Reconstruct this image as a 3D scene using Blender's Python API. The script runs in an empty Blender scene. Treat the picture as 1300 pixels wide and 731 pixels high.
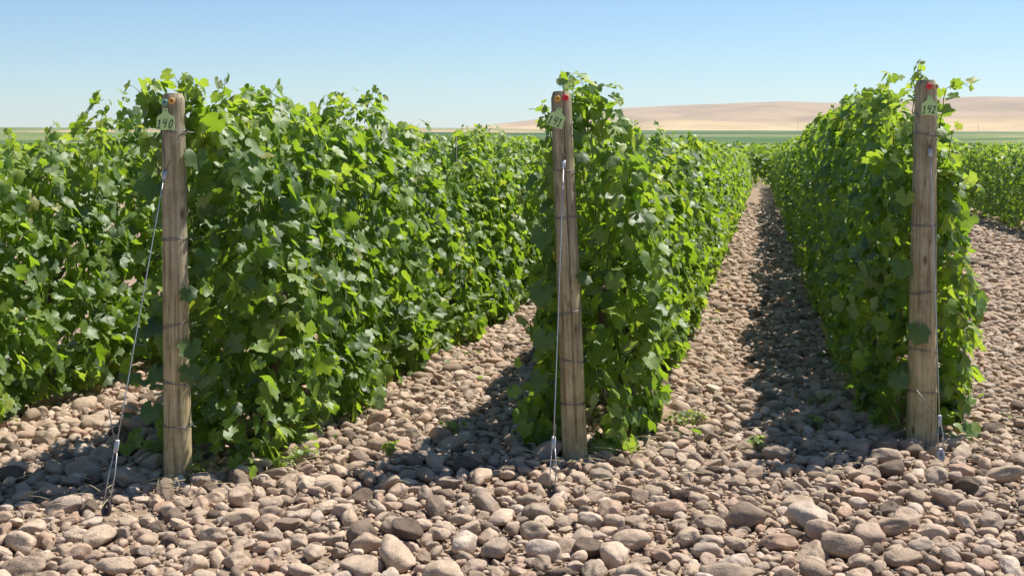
import bpy, math, random
import numpy as np
from mathutils import Vector, Matrix
R = math.radians
rng = np.random.default_rng(7)
random.seed(7)
sc = bpy.context.scene
COL = sc.collection

# ------------------------------------------------------------------ frame
CAMH = 1.72
D = np.array([0.2067, 0.9784, 0.0])          # direction the rows run
N = np.array([0.9784, -0.2067, 0.0])         # across the rows
UP = np.array([0.0, 0.0, 1.0])

def sstep(a, b, x):
    t = np.clip((x - a) / (b - a), 0, 1)
    return t * t * (3 - 2 * t)

def ground_h(x, y):
    x = np.asarray(x, float); y = np.asarray(y, float)
    s = 0.2067 * x + 0.9784 * y
    h = -0.016 * np.clip(s - 8, 0, 67)
    h = h - 0.5 * sstep(75, 140, s)
    h = h + 3.0 * sstep(250, 700, y) + 20.0 * sstep(350, 2700, y)
    left = sstep(200, -500, x - 0.05 * y)
    h = h + left * (6.5 * sstep(400, 1700, y))
    h = h + 1.1 * np.sin(x * 0.0041 + 1.0) * sstep(500, 1500, y)
    return h

def P(off, s, h=0.0):
    p = N * off + D * s
    return np.array([p[0], p[1], float(ground_h(p[0], p[1])) + h])

# ------------------------------------------------------------------ noise
def _hash(ix, iy, iz, seed):
    n = (ix * 374761393 + iy * 668265263 + iz * 2147483647 + seed * 1274126177) & 0xFFFFFFFF
    n = ((n ^ (n >> 13)) * 1274126177) & 0xFFFFFFFF
    n = ((n ^ (n >> 16)) * 2246822519) & 0xFFFFFFFF
    return ((n ^ (n >> 15)) & 0xFFFFFF) / float(0xFFFFFF)

def vnoise(x, y=0.0, z=0.0, seed=0):
    x, y, z = np.broadcast_arrays(np.asarray(x, float), np.asarray(y, float), np.asarray(z, float))
    ix = np.floor(x).astype(np.int64); iy = np.floor(y).astype(np.int64); iz = np.floor(z).astype(np.int64)
    fx = x - ix; fy = y - iy; fz = z - iz
    fx = fx * fx * (3 - 2 * fx); fy = fy * fy * (3 - 2 * fy); fz = fz * fz * (3 - 2 * fz)
    r = 0
    for a in (0, 1):
        for b in (0, 1):
            for c in (0, 1):
                w = (fx if a else 1 - fx) * (fy if b else 1 - fy) * (fz if c else 1 - fz)
                r = r + w * _hash(ix + a, iy + b, iz + c, seed)
    return r

# ------------------------------------------------------------------ object helpers
def tag(o, label=None, cat=None, group=None, kind=None):
    if label: o['label'] = label
    if cat: o['category'] = cat
    if group: o['group'] = group
    if kind: o['kind'] = kind
    return o

def empty(name, loc, label, cat, group=None):
    o = bpy.data.objects.new(name, None)
    o.empty_display_size = 0.1
    o.location = tuple(loc)
    COL.objects.link(o)
    return tag(o, label, cat, group)

def mesh_np(name, V, F, mats, matidx=None, smooth=True, rnd=None, parent=None, loc=None):
    """V (n,3), F list of index arrays (m,k)"""
    V = np.asarray(V, np.float32)
    if loc is not None:
        V = V - np.asarray(loc, np.float32)
    if isinstance(F, np.ndarray): F = [F]
    F = [np.asarray(f, np.int32) for f in F if len(f)]
    me = bpy.data.meshes.new(name)
    me.vertices.add(len(V)); me.vertices.foreach_set('co', V.ravel())
    nl = sum(f.size for f in F); npoly = sum(len(f) for f in F)
    me.loops.add(nl); me.loops.foreach_set('vertex_index', np.concatenate([f.ravel() for f in F]))
    me.polygons.add(npoly)
    tot = np.concatenate([np.full(len(f), f.shape[1], np.int32) for f in F])
    st = np.concatenate([[0], np.cumsum(tot)[:-1]]).astype(np.int32)
    me.polygons.foreach_set('loop_start', st)
    me.polygons.foreach_set('loop_total', tot)
    for m in (mats if isinstance(mats, (list, tuple)) else [mats]): me.materials.append(m)
    if matidx is not None: me.polygons.foreach_set('material_index', np.asarray(matidx, np.int32))
    me.polygons.foreach_set('use_smooth', np.full(npoly, smooth, bool))
    if rnd is not None:
        a = me.attributes.new('rnd', 'FLOAT', 'POINT'); a.data.foreach_set('value', np.asarray(rnd, np.float32))
    me.update(calc_edges=True)
    o = bpy.data.objects.new(name, me)
    COL.objects.link(o)
    if parent is not None: o.parent = parent
    if loc is not None and parent is None: o.location = tuple(loc)
    return o

class MB:
    """collects simple shapes into one mesh"""
    def __init__(s): s.V = []; s.T = []; s.Q = []; s.n = 0
    def add(s, V, T=None, Q=None):
        V = np.asarray(V, float); s.V.append(V)
        if T is not None and len(T): s.T.append(np.asarray(T) + s.n)
        if Q is not None and len(Q): s.Q.append(np.asarray(Q) + s.n)
        s.n += len(V)
    def tube(s, pts, rad, k=8, cap=True):
        pts = np.asarray(pts, float); m = len(pts)
        rad = np.broadcast_to(np.asarray(rad, float), (m,))
        tan = np.gradient(pts, axis=0); tan /= np.linalg.norm(tan, axis=1)[:, None] + 1e-9
        ref = np.array([0.0, 0.0, 1.0]) if abs(tan[0][2]) < 0.9 else np.array([1.0, 0.0, 0.0])
        V = []
        u = np.cross(tan[0], ref); u /= np.linalg.norm(u)
        a = np.arange(k) * 2 * math.pi / k
        for i in range(m):
            u = u - tan[i] * np.dot(u, tan[i]); u /= np.linalg.norm(u)
            w = np.cross(tan[i], u)
            V.append(pts[i] + rad[i] * (np.cos(a)[:, None] * u + np.sin(a)[:, None] * w))
        V = np.concatenate(V)
        Q = [(i * k + j, i * k + (j + 1) % k, (i + 1) * k + (j + 1) % k, (i + 1) * k + j) for i in range(m - 1) for j in range(k)]
        T = []
        if cap:
            c0 = len(V); V = np.vstack([V, pts[0], pts[-1]])
            T = [(c0, (j + 1) % k, j) for j in range(k)] + [(c0 + 1, (m - 1) * k + j, (m - 1) * k + (j + 1) % k) for j in range(k)]
        s.add(V, T, Q)
    def ring(s, c, ax, bx, rad, n=40, k=6, closed=True):
        a = np.linspace(0, 2 * math.pi, n)
        s.tube([np.asarray(c) + np.cos(t) * np.asarray(ax) + np.sin(t) * np.asarray(bx) for t in a], rad, k, cap=False)
    def lathe(s, prof, k=24, axis='z', c=(0, 0, 0)):
        V = []; Q = []
        for i, (r, h) in enumerate(prof):
            for j in range(k):
                a = 2 * math.pi * j / k
                p = (r * math.cos(a), r * math.sin(a), h)
                if axis == 'y': p = (p[0], -p[2], p[1])
                V.append((p[0] + c[0], p[1] + c[1], p[2] + c[2]))
        for i in range(len(prof) - 1):
            for j in range(k):
                Q.append((i * k + j, i * k + (j + 1) % k, (i + 1) * k + (j + 1) % k, (i + 1) * k + j))
        s.add(V, None, Q)
    def build(s, name, mat, parent=None, smooth=True, loc=None):
        return mesh_np(name, np.concatenate(s.V), [np.concatenate(x) for x in (s.T, s.Q) if x], mat, smooth=smooth, parent=parent, loc=loc)

# ------------------------------------------------------------------ materials
def new_mat(name):
    m = bpy.data.materials.new(name); m.use_nodes = True
    nt = m.node_tree; nt.nodes.clear()
    return m, nt, nt.nodes, nt.links

def nd(ns, t, **kw):
    n = ns.new(t)
    for k, v in kw.items():
        if k.startswith('i_'): n.inputs[k[2:].replace('_', ' ')].default_value = v
        else: setattr(n, k, v)
    return n

def ramp(ns, stops, interp='LINEAR'):
    r = ns.new('ShaderNodeValToRGB'); cr = r.color_ramp; cr.interpolation = interp
    while len(cr.elements) < len(stops): cr.elements.new(0.5)
    for e, (p, c) in zip(cr.elements, stops):
        e.position = p; e.color = (*c, 1) if len(c) == 3 else c
    return r

def mixc(ns, ls, fac, a, b, mode='MIX'):
    m = ns.new('ShaderNodeMix'); m.data_type = 'RGBA'; m.blend_type = mode
    for sock, v in ((m.inputs[0], fac), (m.inputs[6], a), (m.inputs[7], b)):
        if hasattr(v, 'is_output') or isinstance(v, bpy.types.NodeSocket): ls.new(v, sock)
        elif isinstance(v, (int, float)): sock.default_value = v
        else: sock.default_value = (*v, 1)
    return m.outputs[2]

def math_n(ns, ls, op, a, b=None, clamp=False):
    m = ns.new('ShaderNodeMath'); m.operation = op; m.use_clamp = clamp
    for i, v in enumerate((a, b)):
        if v is None: continue
        if isinstance(v, (int, float)): m.inputs[i].default_value = v
        else: ls.new(v, m.inputs[i])
    return m.outputs[0]

def simple(name, col, rough=0.5, metal=0.0, bump=0.0, scale=200, var=0.15):
    m, nt, ns, ls = new_mat(name)
    out = nd(ns, 'ShaderNodeOutputMaterial'); b = nd(ns, 'ShaderNodeBsdfPrincipled')
    g = nd(ns, 'ShaderNodeTexCoord')
    n = nd(ns, 'ShaderNodeTexNoise', i_Scale=scale, i_Detail=4.0)
    ls.new(g.outputs['Object'], n.inputs['Vector'])
    c = mixc(ns, ls, n.outputs['Fac'], [x * (1 - var) for x in col], [min(1, x * (1 + var)) for x in col])
    ls.new(c, b.inputs['Base Color'])
    b.inputs['Roughness'].default_value = rough; b.inputs['Metallic'].default_value = metal
    if bump:
        bp = nd(ns, 'ShaderNodeBump', i_Strength=bump, i_Distance=0.002); ls.new(n.outputs['Fac'], bp.inputs['Height']); ls.new(bp.outputs[0], b.inputs['Normal'])
    ls.new(b.outputs[0], out.inputs[0])
    return m

def leaf_mat():
    m, nt, ns, ls = new_mat('vine_leaf')
    out = nd(ns, 'ShaderNodeOutputMaterial')
    at = nd(ns, 'ShaderNodeAttribute', attribute_name='rnd')
    geo = nd(ns, 'ShaderNodeNewGeometry')
    top = ramp(ns, [(0.0, (0.036, 0.078, 0.013)), (0.45, (0.088, 0.162, 0.019)), (0.75, (0.165, 0.25, 0.026)), (0.93, (0.26, 0.33, 0.045)), (1.0, (0.27, 0.27, 0.05))])
    ls.new(at.outputs['Fac'], top.inputs[0])
    under = ramp(ns, [(0.0, (0.16, 0.205, 0.125)), (1.0, (0.25, 0.30, 0.165))]); ls.new(at.outputs['Fac'], under.inputs[0])
    nz = nd(ns, 'ShaderNodeTexNoise', i_Scale=45.0, i_Detail=3.0); ls.new(geo.outputs['Position'], nz.inputs['Vector'])
    nr = ramp(ns, [(0.3, (0.75, 0.75, 0.75)), (0.7, (1.2, 1.2, 1.1))]); ls.new(nz.outputs['Fac'], nr.inputs[0])
    col = mixc(ns, ls, geo.outputs['Backfacing'], top.outputs[0], under.outputs[0])
    col = mixc(ns, ls, 1.0, col, nr.outputs[0], 'MULTIPLY')
    b = nd(ns, 'ShaderNodeBsdfPrincipled'); ls.new(col, b.inputs['Base Color'])
    rg = math_n(ns, ls, 'MULTIPLY_ADD', geo.outputs['Backfacing'], 0.25); rg.node.inputs[2].default_value = 0.52
    ls.new(rg, b.inputs['Roughness'])
    b.inputs['Specular IOR Level'].default_value = 0.85
    bp = nd(ns, 'ShaderNodeBump', i_Strength=0.35, i_Distance=0.004); ls.new(nz.outputs['Fac'], bp.inputs['Height']); ls.new(bp.outputs[0], b.inputs['Normal'])
    tr = nd(ns, 'ShaderNodeBsdfTranslucent')
    tc = ramp(ns, [(0.0, (0.20, 0.35, 0.014)), (0.5, (0.36, 0.56, 0.022)), (0.9, (0.56, 0.72, 0.05)), (1.0, (0.48, 0.48, 0.05))]); ls.new(at.outputs['Fac'], tc.inputs[0])
    ls.new(tc.outputs[0], tr.inputs['Color'])
    mx = nd(ns, 'ShaderNodeMixShader'); mx.inputs[0].default_value = 0.44
    ls.new(b.outputs[0], mx.inputs[1]); ls.new(tr.outputs[0], mx.inputs[2]); ls.new(mx.outputs[0], out.inputs[0])
    return m

def stone_mat(name, src):
    m, nt, ns, ls = new_mat(name)
    out = nd(ns, 'ShaderNodeOutputMaterial'); b = nd(ns, 'ShaderNodeBsdfPrincipled')
    if src == 'attr':
        r = nd(ns, 'ShaderNodeAttribute', attribute_name='rnd').outputs['Fac']
    else:
        sc_ = nd(ns, 'ShaderNodeSeparateColor'); ls.new(nd(ns, 'ShaderNodeObjectInfo').outputs['Color'], sc_.inputs[0]); r = sc_.outputs[0]
    geo = nd(ns, 'ShaderNodeNewGeometry')
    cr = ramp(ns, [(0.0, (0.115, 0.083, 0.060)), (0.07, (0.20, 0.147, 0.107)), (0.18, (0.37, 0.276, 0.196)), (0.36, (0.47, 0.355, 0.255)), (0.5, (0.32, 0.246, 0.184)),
                   (0.62, (0.51, 0.393, 0.288)), (0.75, (0.40, 0.266, 0.184)), (0.86, (0.45, 0.345, 0.258)), (0.94, (0.56, 0.452, 0.352)), (1.0, (0.25, 0.193, 0.147))])
    ls.new(r, cr.inputs[0])
    n1 = nd(ns, 'ShaderNodeTexNoise', i_Scale=14.0, i_Detail=6.0, i_Roughness=0.65); ls.new(geo.outputs['Position'], n1.inputs['Vector'])
    nr = ramp(ns, [(0.3, (0.74, 0.73, 0.72)), (0.7, (1.2, 1.18, 1.16))]); ls.new(n1.outputs['Fac'], nr.inputs[0])
    c = mixc(ns, ls, 1.0, cr.outputs[0], nr.outputs[0], 'MULTIPLY')
    n3 = nd(ns, 'ShaderNodeTexNoise', i_Scale=170.0, i_Detail=2.0); ls.new(geo.outputs['Position'], n3.inputs['Vector'])
    sp = ramp(ns, [(0.35, (0.82, 0.82, 0.82)), (0.65, (1.12, 1.12, 1.12))]); ls.new(n3.outputs['Fac'], sp.inputs[0])
    c = mixc(ns, ls, 1.0, c, sp.outputs[0], 'MULTIPLY')
    # vesicles of the basalt: only on some stones, only in patches
    vo = nd(ns, 'ShaderNodeTexVoronoi', i_Scale=95.0); ls.new(geo.outputs['Position'], vo.inputs['Vector'])
    pit = ramp(ns, [(0.10, (0, 0, 0)), (0.30, (1, 1, 1))]); ls.new(vo.outputs['Distance'], pit.inputs[0])
    n2 = nd(ns, 'ShaderNodeTexNoise', i_Scale=9.0, i_Detail=2.0); ls.new(geo.outputs['Position'], n2.inputs['Vector'])
    mk = ramp(ns, [(0.50, (0, 0, 0)), (0.60, (1, 1, 1))]); ls.new(n2.outputs['Fac'], mk.inputs[0])
    pitm = mixc(ns, ls, mk.outputs[0], (1, 1, 1), pit.outputs[0])
    c = mixc(ns, ls, 0.30, c, mixc(ns, ls, 1.0, c, pitm, 'MULTIPLY'))
    ls.new(c, b.inputs['Base Color']); b.inputs['Roughness'].default_value = 0.86; b.inputs['Specular IOR Level'].default_value = 0.3
    h = math_n(ns, ls, 'MULTIPLY', n1.outputs['Fac'], 1.3)
    h = math_n(ns, ls, 'ADD', h, math_n(ns, ls, 'MULTIPLY', pitm, 0.45))
    h = math_n(ns, ls, 'ADD', h, math_n(ns, ls, 'MULTIPLY', n3.outputs['Fac'], 0.12))
    bp = nd(ns, 'ShaderNodeBump', i_Strength=0.75, i_Distance=0.012); ls.new(h, bp.inputs['Height']); ls.new(bp.outputs[0], b.inputs['Normal'])
    ls.new(b.outputs[0], out.inputs[0])
    return m

def ground_mat():
    m, nt, ns, ls = new_mat('ground')
    out = nd(ns, 'ShaderNodeOutputMaterial'); b = nd(ns, 'ShaderNodeBsdfPrincipled')
    geo = nd(ns, 'ShaderNodeNewGeometry'); pos = geo.outputs['Position']
    sx = nd(ns, 'ShaderNodeSeparateXYZ'); ls.new(pos, sx.inputs[0])
    # near soil
    n1 = nd(ns, 'ShaderNodeTexNoise', i_Scale=5.0, i_Detail=8.0, i_Roughness=0.7); ls.new(pos, n1.inputs['Vector'])
    soil = ramp(ns, [(0.3, (0.20, 0.142, 0.095)), (0.7, (0.38, 0.28, 0.195))]); ls.new(n1.outputs['Fac'], soil.inputs[0])
    vo = nd(ns, 'ShaderNodeTexVoronoi', i_Scale=11.0); ls.new(pos, vo.inputs['Vector'])
    peb = ramp(ns, [(0.0, (0.40, 0.30, 0.22)), (0.45, (0.34, 0.25, 0.18)), (0.75, (0.18, 0.125, 0.085))]); ls.new(vo.outputs['Distance'], peb.inputs[0])
    fy = math_n(ns, ls, 'SUBTRACT', sx.outputs['Y'], 18.0); fy = math_n(ns, ls, 'DIVIDE', fy, 10.0, True)
    near = mixc(ns, ls, fy, soil.outputs[0], peb.outputs[0])
    # far fields
    mp = nd(ns, 'ShaderNodeMapping'); mp.inputs['Scale'].default_value = (0.0042, 0.0052, 0.0); mp.inputs['Rotation'].default_value = (0, 0, 0.25); ls.new(pos, mp.inputs['Vector'])
    vf = nd(ns, 'ShaderNodeTexVoronoi', i_Scale=1.0, distance='CHEBYCHEV'); ls.new(mp.outputs[0], vf.inputs['Vector'])
    sp = nd(ns, 'ShaderNodeSeparateColor'); ls.new(vf.outputs['Color'], sp.inputs[0])
    fld = ramp(ns, [(0.0, (0.085, 0.14, 0.045)), (0.22, (0.15, 0.195, 0.065)), (0.42, (0.055, 0.105, 0.045)), (0.60, (0.18, 0.205, 0.08)), (0.76, (0.10, 0.155, 0.05)), (0.90, (0.40, 0.30, 0.18))], 'CONSTANT')
    ls.new(sp.outputs[0], fld.inputs[0])
    wv = nd(ns, 'ShaderNodeTexWave', i_Scale=0.02, i_Distortion=1.5, i_Detail=2.0); wv.bands_direction = 'Y'
    mp2 = nd(ns, 'ShaderNodeMapping'); mp2.inputs['Rotation'].default_value = (0, 0, 0.21); ls.new(pos, mp2.inputs['Vector']); ls.new(mp2.outputs[0], wv.inputs['Vector'])
    wr = ramp(ns, [(0.0, (0.72, 0.74, 0.74)), (1.0, (1.2, 1.2, 1.15))]); ls.new(wv.outputs['Fac'], wr.inputs[0])
    far = mixc(ns, ls, 1.0, fld.outputs[0], wr.outputs[0], 'MULTIPLY')
    n4 = nd(ns, 'ShaderNodeTexNoise', i_Scale=0.03, i_Detail=6.0); ls.new(pos, n4.inputs['Vector'])
    r4 = ramp(ns, [(0.3, (0.75, 0.75, 0.75)), (0.7, (1.2, 1.2, 1.2))]); ls.new(n4.outputs['Fac'], r4.inputs[0])
    far = mixc(ns, ls, 1.0, far, r4.outputs[0], 'MULTIPLY')
    ff = math_n(ns, ls, 'SUBTRACT', sx.outputs['Y'], 180.0); ff = math_n(ns, ls, 'DIVIDE', ff, 60.0, True)
    c = mixc(ns, ls, ff, near, far)
    ls.new(c, b.inputs['Base Color']); b.inputs['Roughness'].default_value = 0.95; b.inputs['Specular IOR Level'].default_value = 0.15
    h = math_n(ns, ls, 'SUBTRACT', n1.outputs['Fac'], math_n(ns, ls, 'MULTIPLY', vo.outputs['Distance'], fy))
    bp = nd(ns, 'ShaderNodeBump', i_Strength=0.8, i_Distance=0.04); ls.new(h, bp.inputs['Height']); ls.new(bp.outputs[0], b.inputs['Normal'])
    ls.new(b.outputs[0], out.inputs[0])
    return m

def hill_mat():
    m, nt, ns, ls = new_mat('dry_hill')
    out = nd(ns, 'ShaderNodeOutputMaterial'); b = nd(ns, 'ShaderNodeBsdfPrincipled')
    geo = nd(ns, 'ShaderNodeNewGeometry'); pos = geo.outputs['Position']
    mp = nd(ns, 'ShaderNodeMapping'); mp.inputs['Scale'].default_value = (0.0005, 0.0011, 0.004); ls.new(pos, mp.inputs['Vector'])
    n1 = nd(ns, 'ShaderNodeTexNoise', i_Scale=1.0, i_Detail=5.0, i_Distortion=0.6); ls.new(mp.outputs[0], n1.inputs['Vector'])
    sx = nd(ns, 'ShaderNodeSeparateXYZ'); ls.new(pos, sx.inputs[0])
    hz = math_n(ns, ls, 'DIVIDE', sx.outputs['Z'], 150.0)
    t = math_n(ns, ls, 'ADD', hz, math_n(ns, ls, 'MULTIPLY', n1.outputs['Fac'], 0.5))
    cr = ramp(ns, [(0.42, (0.50, 0.375, 0.20)), (0.60, (0.47, 0.34, 0.18)), (0.70, (0.37, 0.26, 0.155)), (0.9, (0.395, 0.28, 0.172)), (1.0, (0.36, 0.255, 0.16))])
    ls.new(t, cr.inputs[0])
    n2 = nd(ns, 'ShaderNodeTexNoise', i_Scale=0.006, i_Detail=8.0, i_Roughness=0.65); ls.new(pos, n2.inputs['Vector'])
    r2 = ramp(ns, [(0.3, (0.74, 0.76, 0.76)), (0.7, (1.14, 1.13, 1.12))]); ls.new(n2.outputs['Fac'], r2.inputs[0])
    c = mixc(ns, ls, 1.0, cr.outputs[0], r2.outputs[0], 'MULTIPLY')
    ls.new(c, b.inputs['Base Color']); b.inputs['Roughness'].default_value = 1.0; b.inputs['Specular IOR Level'].default_value = 0.1
    ls.new(b.outputs[0], out.inputs[0])
    return m

def wood_mat():
    m, nt, ns, ls = new_mat('weathered_post_wood')
    out = nd(ns, 'ShaderNodeOutputMaterial'); b = nd(ns, 'ShaderNodeBsdfPrincipled')
    tc = nd(ns, 'ShaderNodeTexCoord'); oi = nd(ns, 'ShaderNodeObjectInfo')
    ad = nd(ns, 'ShaderNodeVectorMath', operation='ADD'); ls.new(tc.outputs['Object'], ad.inputs[0])
    cm = nd(ns, 'ShaderNodeCombineXYZ'); ls.new(math_n(ns, ls, 'MULTIPLY', oi.outputs['Random'], 13.0), cm.inputs[0]); ls.new(cm.outputs[0], ad.inputs[1])
    mp = nd(ns, 'ShaderNodeMapping'); mp.inputs['Scale'].default_value = (60, 60, 2.2); ls.new(ad.outputs[0], mp.inputs['Vector'])
    n1 = nd(ns, 'ShaderNodeTexNoise', i_Scale=1.0, i_Detail=7.0, i_Roughness=0.7, i_Distortion=0.3); ls.new(mp.outputs[0], n1.inputs['Vector'])
    mp2 = nd(ns, 'ShaderNodeMapping'); mp2.inputs['Scale'].default_value = (9, 9, 2.5); ls.new(ad.outputs[0], mp2.inputs['Vector'])
    n2 = nd(ns, 'ShaderNodeTexNoise', i_Scale=1.0, i_Detail=4.0); ls.new(mp2.outputs[0], n2.inputs['Vector'])
    sx = nd(ns, 'ShaderNodeSeparateXYZ'); ls.new(tc.outputs['Object'], sx.inputs[0])
    warm = ramp(ns, [(0.25, (0.25, 0.19, 0.10)), (0.5, (0.50, 0.395, 0.215)), (0.75, (0.66, 0.54, 0.32))]); ls.new(n1.outputs['Fac'], warm.inputs[0])
    grey = ramp(ns, [(0.25, (0.16, 0.13, 0.082)), (0.5, (0.39, 0.33, 0.21)), (0.75, (0.56, 0.485, 0.325))]); ls.new(n1.outputs['Fac'], grey.inputs[0])
    z = math_n(ns, ls, 'ADD', math_n(ns, ls, 'MULTIPLY', sx.outputs['Z'], 0.55), math_n(ns, ls, 'MULTIPLY', n2.outputs['Fac'], 0.6))
    zf = ramp(ns, [(0.55, (0, 0, 0)), (1.15, (1, 1, 1))]); ls.new(z, zf.inputs[0])
    c = mixc(ns, ls, zf.outputs[0], warm.outputs[0], grey.outputs[0])
    mp4 = nd(ns, 'ShaderNodeMapping'); mp4.inputs['Scale'].default_value = (34, 34, 1.1); ls.new(ad.outputs[0], mp4.inputs['Vector'])
    n5 = nd(ns, 'ShaderNodeTexNoise', i_Scale=1.0, i_Detail=3.0, i_Roughness=0.6); ls.new(mp4.outputs[0], n5.inputs['Vector'])
    ab = math_n(ns, ls, 'ABSOLUTE', math_n(ns, ls, 'SUBTRACT', n5.outputs['Fac'], 0.52))
    chk = ramp(ns, [(0.0, (0.22, 0.19, 0.17)), (0.022, (1, 1, 1))]); ls.new(ab, chk.inputs[0])
    c = mixc(ns, ls, 0.55, c, mixc(ns, ls, 1.0, c, chk.outputs[0], 'MULTIPLY'))
    n6 = nd(ns, 'ShaderNodeTexNoise', i_Scale=7.0, i_Detail=5.0, i_Roughness=0.7); ls.new(ad.outputs[0], n6.inputs['Vector'])
    r6 = ramp(ns, [(0.32, (0.66, 0.63, 0.60)), (0.55, (1, 1, 1)), (0.75, (1.12, 1.12, 1.10))]); ls.new(n6.outputs['Fac'], r6.inputs[0])
    c = mixc(ns, ls, 1.0, c, r6.outputs[0], 'MULTIPLY')
    # dark knots
    mp3 = nd(ns, 'ShaderNodeMapping'); mp3.inputs['Scale'].default_value = (11, 11, 4.5); ls.new(ad.outputs[0], mp3.inputs['Vector'])
    vo = nd(ns, 'ShaderNodeTexVoronoi', i_Scale=1.0); ls.new(mp3.outputs[0], vo.inputs['Vector'])
    kn = ramp(ns, [(0.06, (0.35, 0.3, 0.28)), (0.17, (1, 1, 1))]); ls.new(vo.outputs['Distance'], kn.inputs[0])
    c = mixc(ns, ls, 1.0, c, kn.outputs[0], 'MULTIPLY')
    ls.new(c, b.inputs['Base Color']); b.inputs['Roughness'].default_value = 0.85; b.inputs['Specular IOR Level'].default_value = 0.25
    bp = nd(ns, 'ShaderNodeBump', i_Strength=0.8, i_Distance=0.006); ls.new(math_n(ns, ls, 'ADD', n1.outputs['Fac'], math_n(ns, ls, 'MULTIPLY', chk.outputs[0], 0.5)), bp.inputs['Height']); ls.new(bp.outputs[0], b.inputs['Normal'])
    ls.new(b.outputs[0], out.inputs[0])
    return m

M_leaf = leaf_mat()
M_stem = simple('green_cane', (0.13, 0.15, 0.045), 0.6)
M_bark = simple('vine_bark', (0.13, 0.09, 0.06), 0.9, bump=0.8, scale=60, var=0.4)
M_stone = stone_mat('cobble_stone', 'obj'); M_bed = stone_mat('cobble_bed_stone', 'attr')
M_ground = ground_mat(); M_hill = hill_mat(); M_wood = wood_mat()
M_steel = simple('galvanised_steel', (0.46, 0.46, 0.46), 0.5, 0.7)
M_wire = simple('dull_wire', (0.22, 0.21, 0.20), 0.5, 0.7)
M_rust = simple('dark_anchor_iron', (0.07, 0.06, 0.055), 0.6, 0.5)
M_tag = simple('pale_green_tag', (0.46, 0.66, 0.27), 0.45, 0, scale=30, var=0.06)
M_ink = simple('black_ink', (0.012, 0.012, 0.012), 0.6)
M_btn = {k: simple(k + '_button', c, 0.4) for k, c in dict(teal=(0.16, 0.36, 0.30), orange=(0.72, 0.36, 0.08), yellow=(0.78, 0.42, 0.06), red=(0.72, 0.03, 0.035), tan=(0.62, 0.44, 0.24)).items()}
M_hole = simple('button_pin', (0.10, 0.08, 0.06), 0.6)
M_straw = simple('dry_straw', (0.42, 0.34, 0.19), 0.8)
M_pole = simple('pole_timber', (0.12, 0.10, 0.08), 0.9)

# ------------------------------------------------------------------ ground and hills
def sgrid(a, b, n, k):
    t = np.linspace(-1, 1, n); return np.sinh(k * t) / np.sinh(k) * (b if b == -a else 1)
xs = sgrid(-9000, 9000, 241, 7.5) * 1.0
xs = np.sinh(7.5 * np.linspace(-1, 1, 241)) / np.sinh(7.5) * 9000
ys = np.concatenate([np.linspace(-40, 0, 12)[:-1], np.sinh(7.0 * np.linspace(0, 1, 230)) / np.sinh(7.0) * 9000])
X, Y = np.meshgrid(xs, ys)
def grid_faces(ny, nx):
    i = np.arange(ny - 1)[:, None] * nx + np.arange(nx - 1)[None, :]
    i = i.ravel(); return np.stack([i, i + 1, i + nx + 1, i + nx], 1)
gz = ground_h(X, Y) + 0.02 * (vnoise(X * 0.9, Y * 0.9, seed=3) - 0.5) * (np.hypot(X, Y) < 60)
g = mesh_np('ground', np.stack([X, Y, gz], -1).reshape(-1, 3), grid_faces(len(ys), len(xs)), M_ground)
tag(g, 'brown soil under the cobbles running out to far green fields', 'ground', kind='structure')

px_t = np.array([-600, 300, 480, 590, 670, 760, 850, 950, 1000, 1060, 1140, 1210, 1300, 1450, 1900, 2600])
py_t = np.array([176, 174, 170, 164, 156, 145, 139.5, 135, 133.5, 134, 133, 130.5, 128, 127, 134, 150])
hx = np.linspace(-5600, 8000, 420); hy = np.linspace(2500, 7500, 160)
HX, HY = np.meshgrid(hx, hy)
A = 1.13 * np.interp(650 + HX * 1500 / 4700, px_t, 1.72 + (178 - py_t) / 1500 * 4700)
HZ = A * sstep(2650, 5000, HY) * (1 - 0.4 * sstep(5200, 7500, HY))
sp_ = 62 * np.exp(-((HX - 480) / 330) ** 2) * np.exp(-((HY - 3600) / 420) ** 2) + 48 * np.exp(-((HX - 1500) / 520) ** 2) * np.exp(-((HY - 3600) / 420) ** 2)
HZ = np.maximum(HZ, 0.72 * HZ + 0.55 * sp_)
rdg = 1 - np.abs(2 * vnoise(HX * 0.0030 + .7 * vnoise(HX * .002, HY * .002, seed=15), HY * 0.0011, seed=14) - 1)
HZ = HZ - 26 * (rdg ** 3) * sstep(2900, 3700, HY) * (1 - sstep(4300, 4900, HY))
HZ = HZ + 16 * (vnoise(HX * 0.0022, HY * 0.0016, seed=5) - 0.5) * sstep(2900, 3800, HY) + 4 * (vnoise(HX * 0.008, HY * 0.006, seed=6) - 0.5) * sstep(2900, 3800, HY)
HZ = HZ + 8 * sstep(2500, 2700, HY) - 6
h = mesh_np('hills', np.stack([HX, HY, HZ], -1).reshape(-1, 3), grid_faces(160, 420), M_hill)
tag(h, 'dry tan hills rising beyond the green plain', 'hills', kind='structure')

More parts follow.
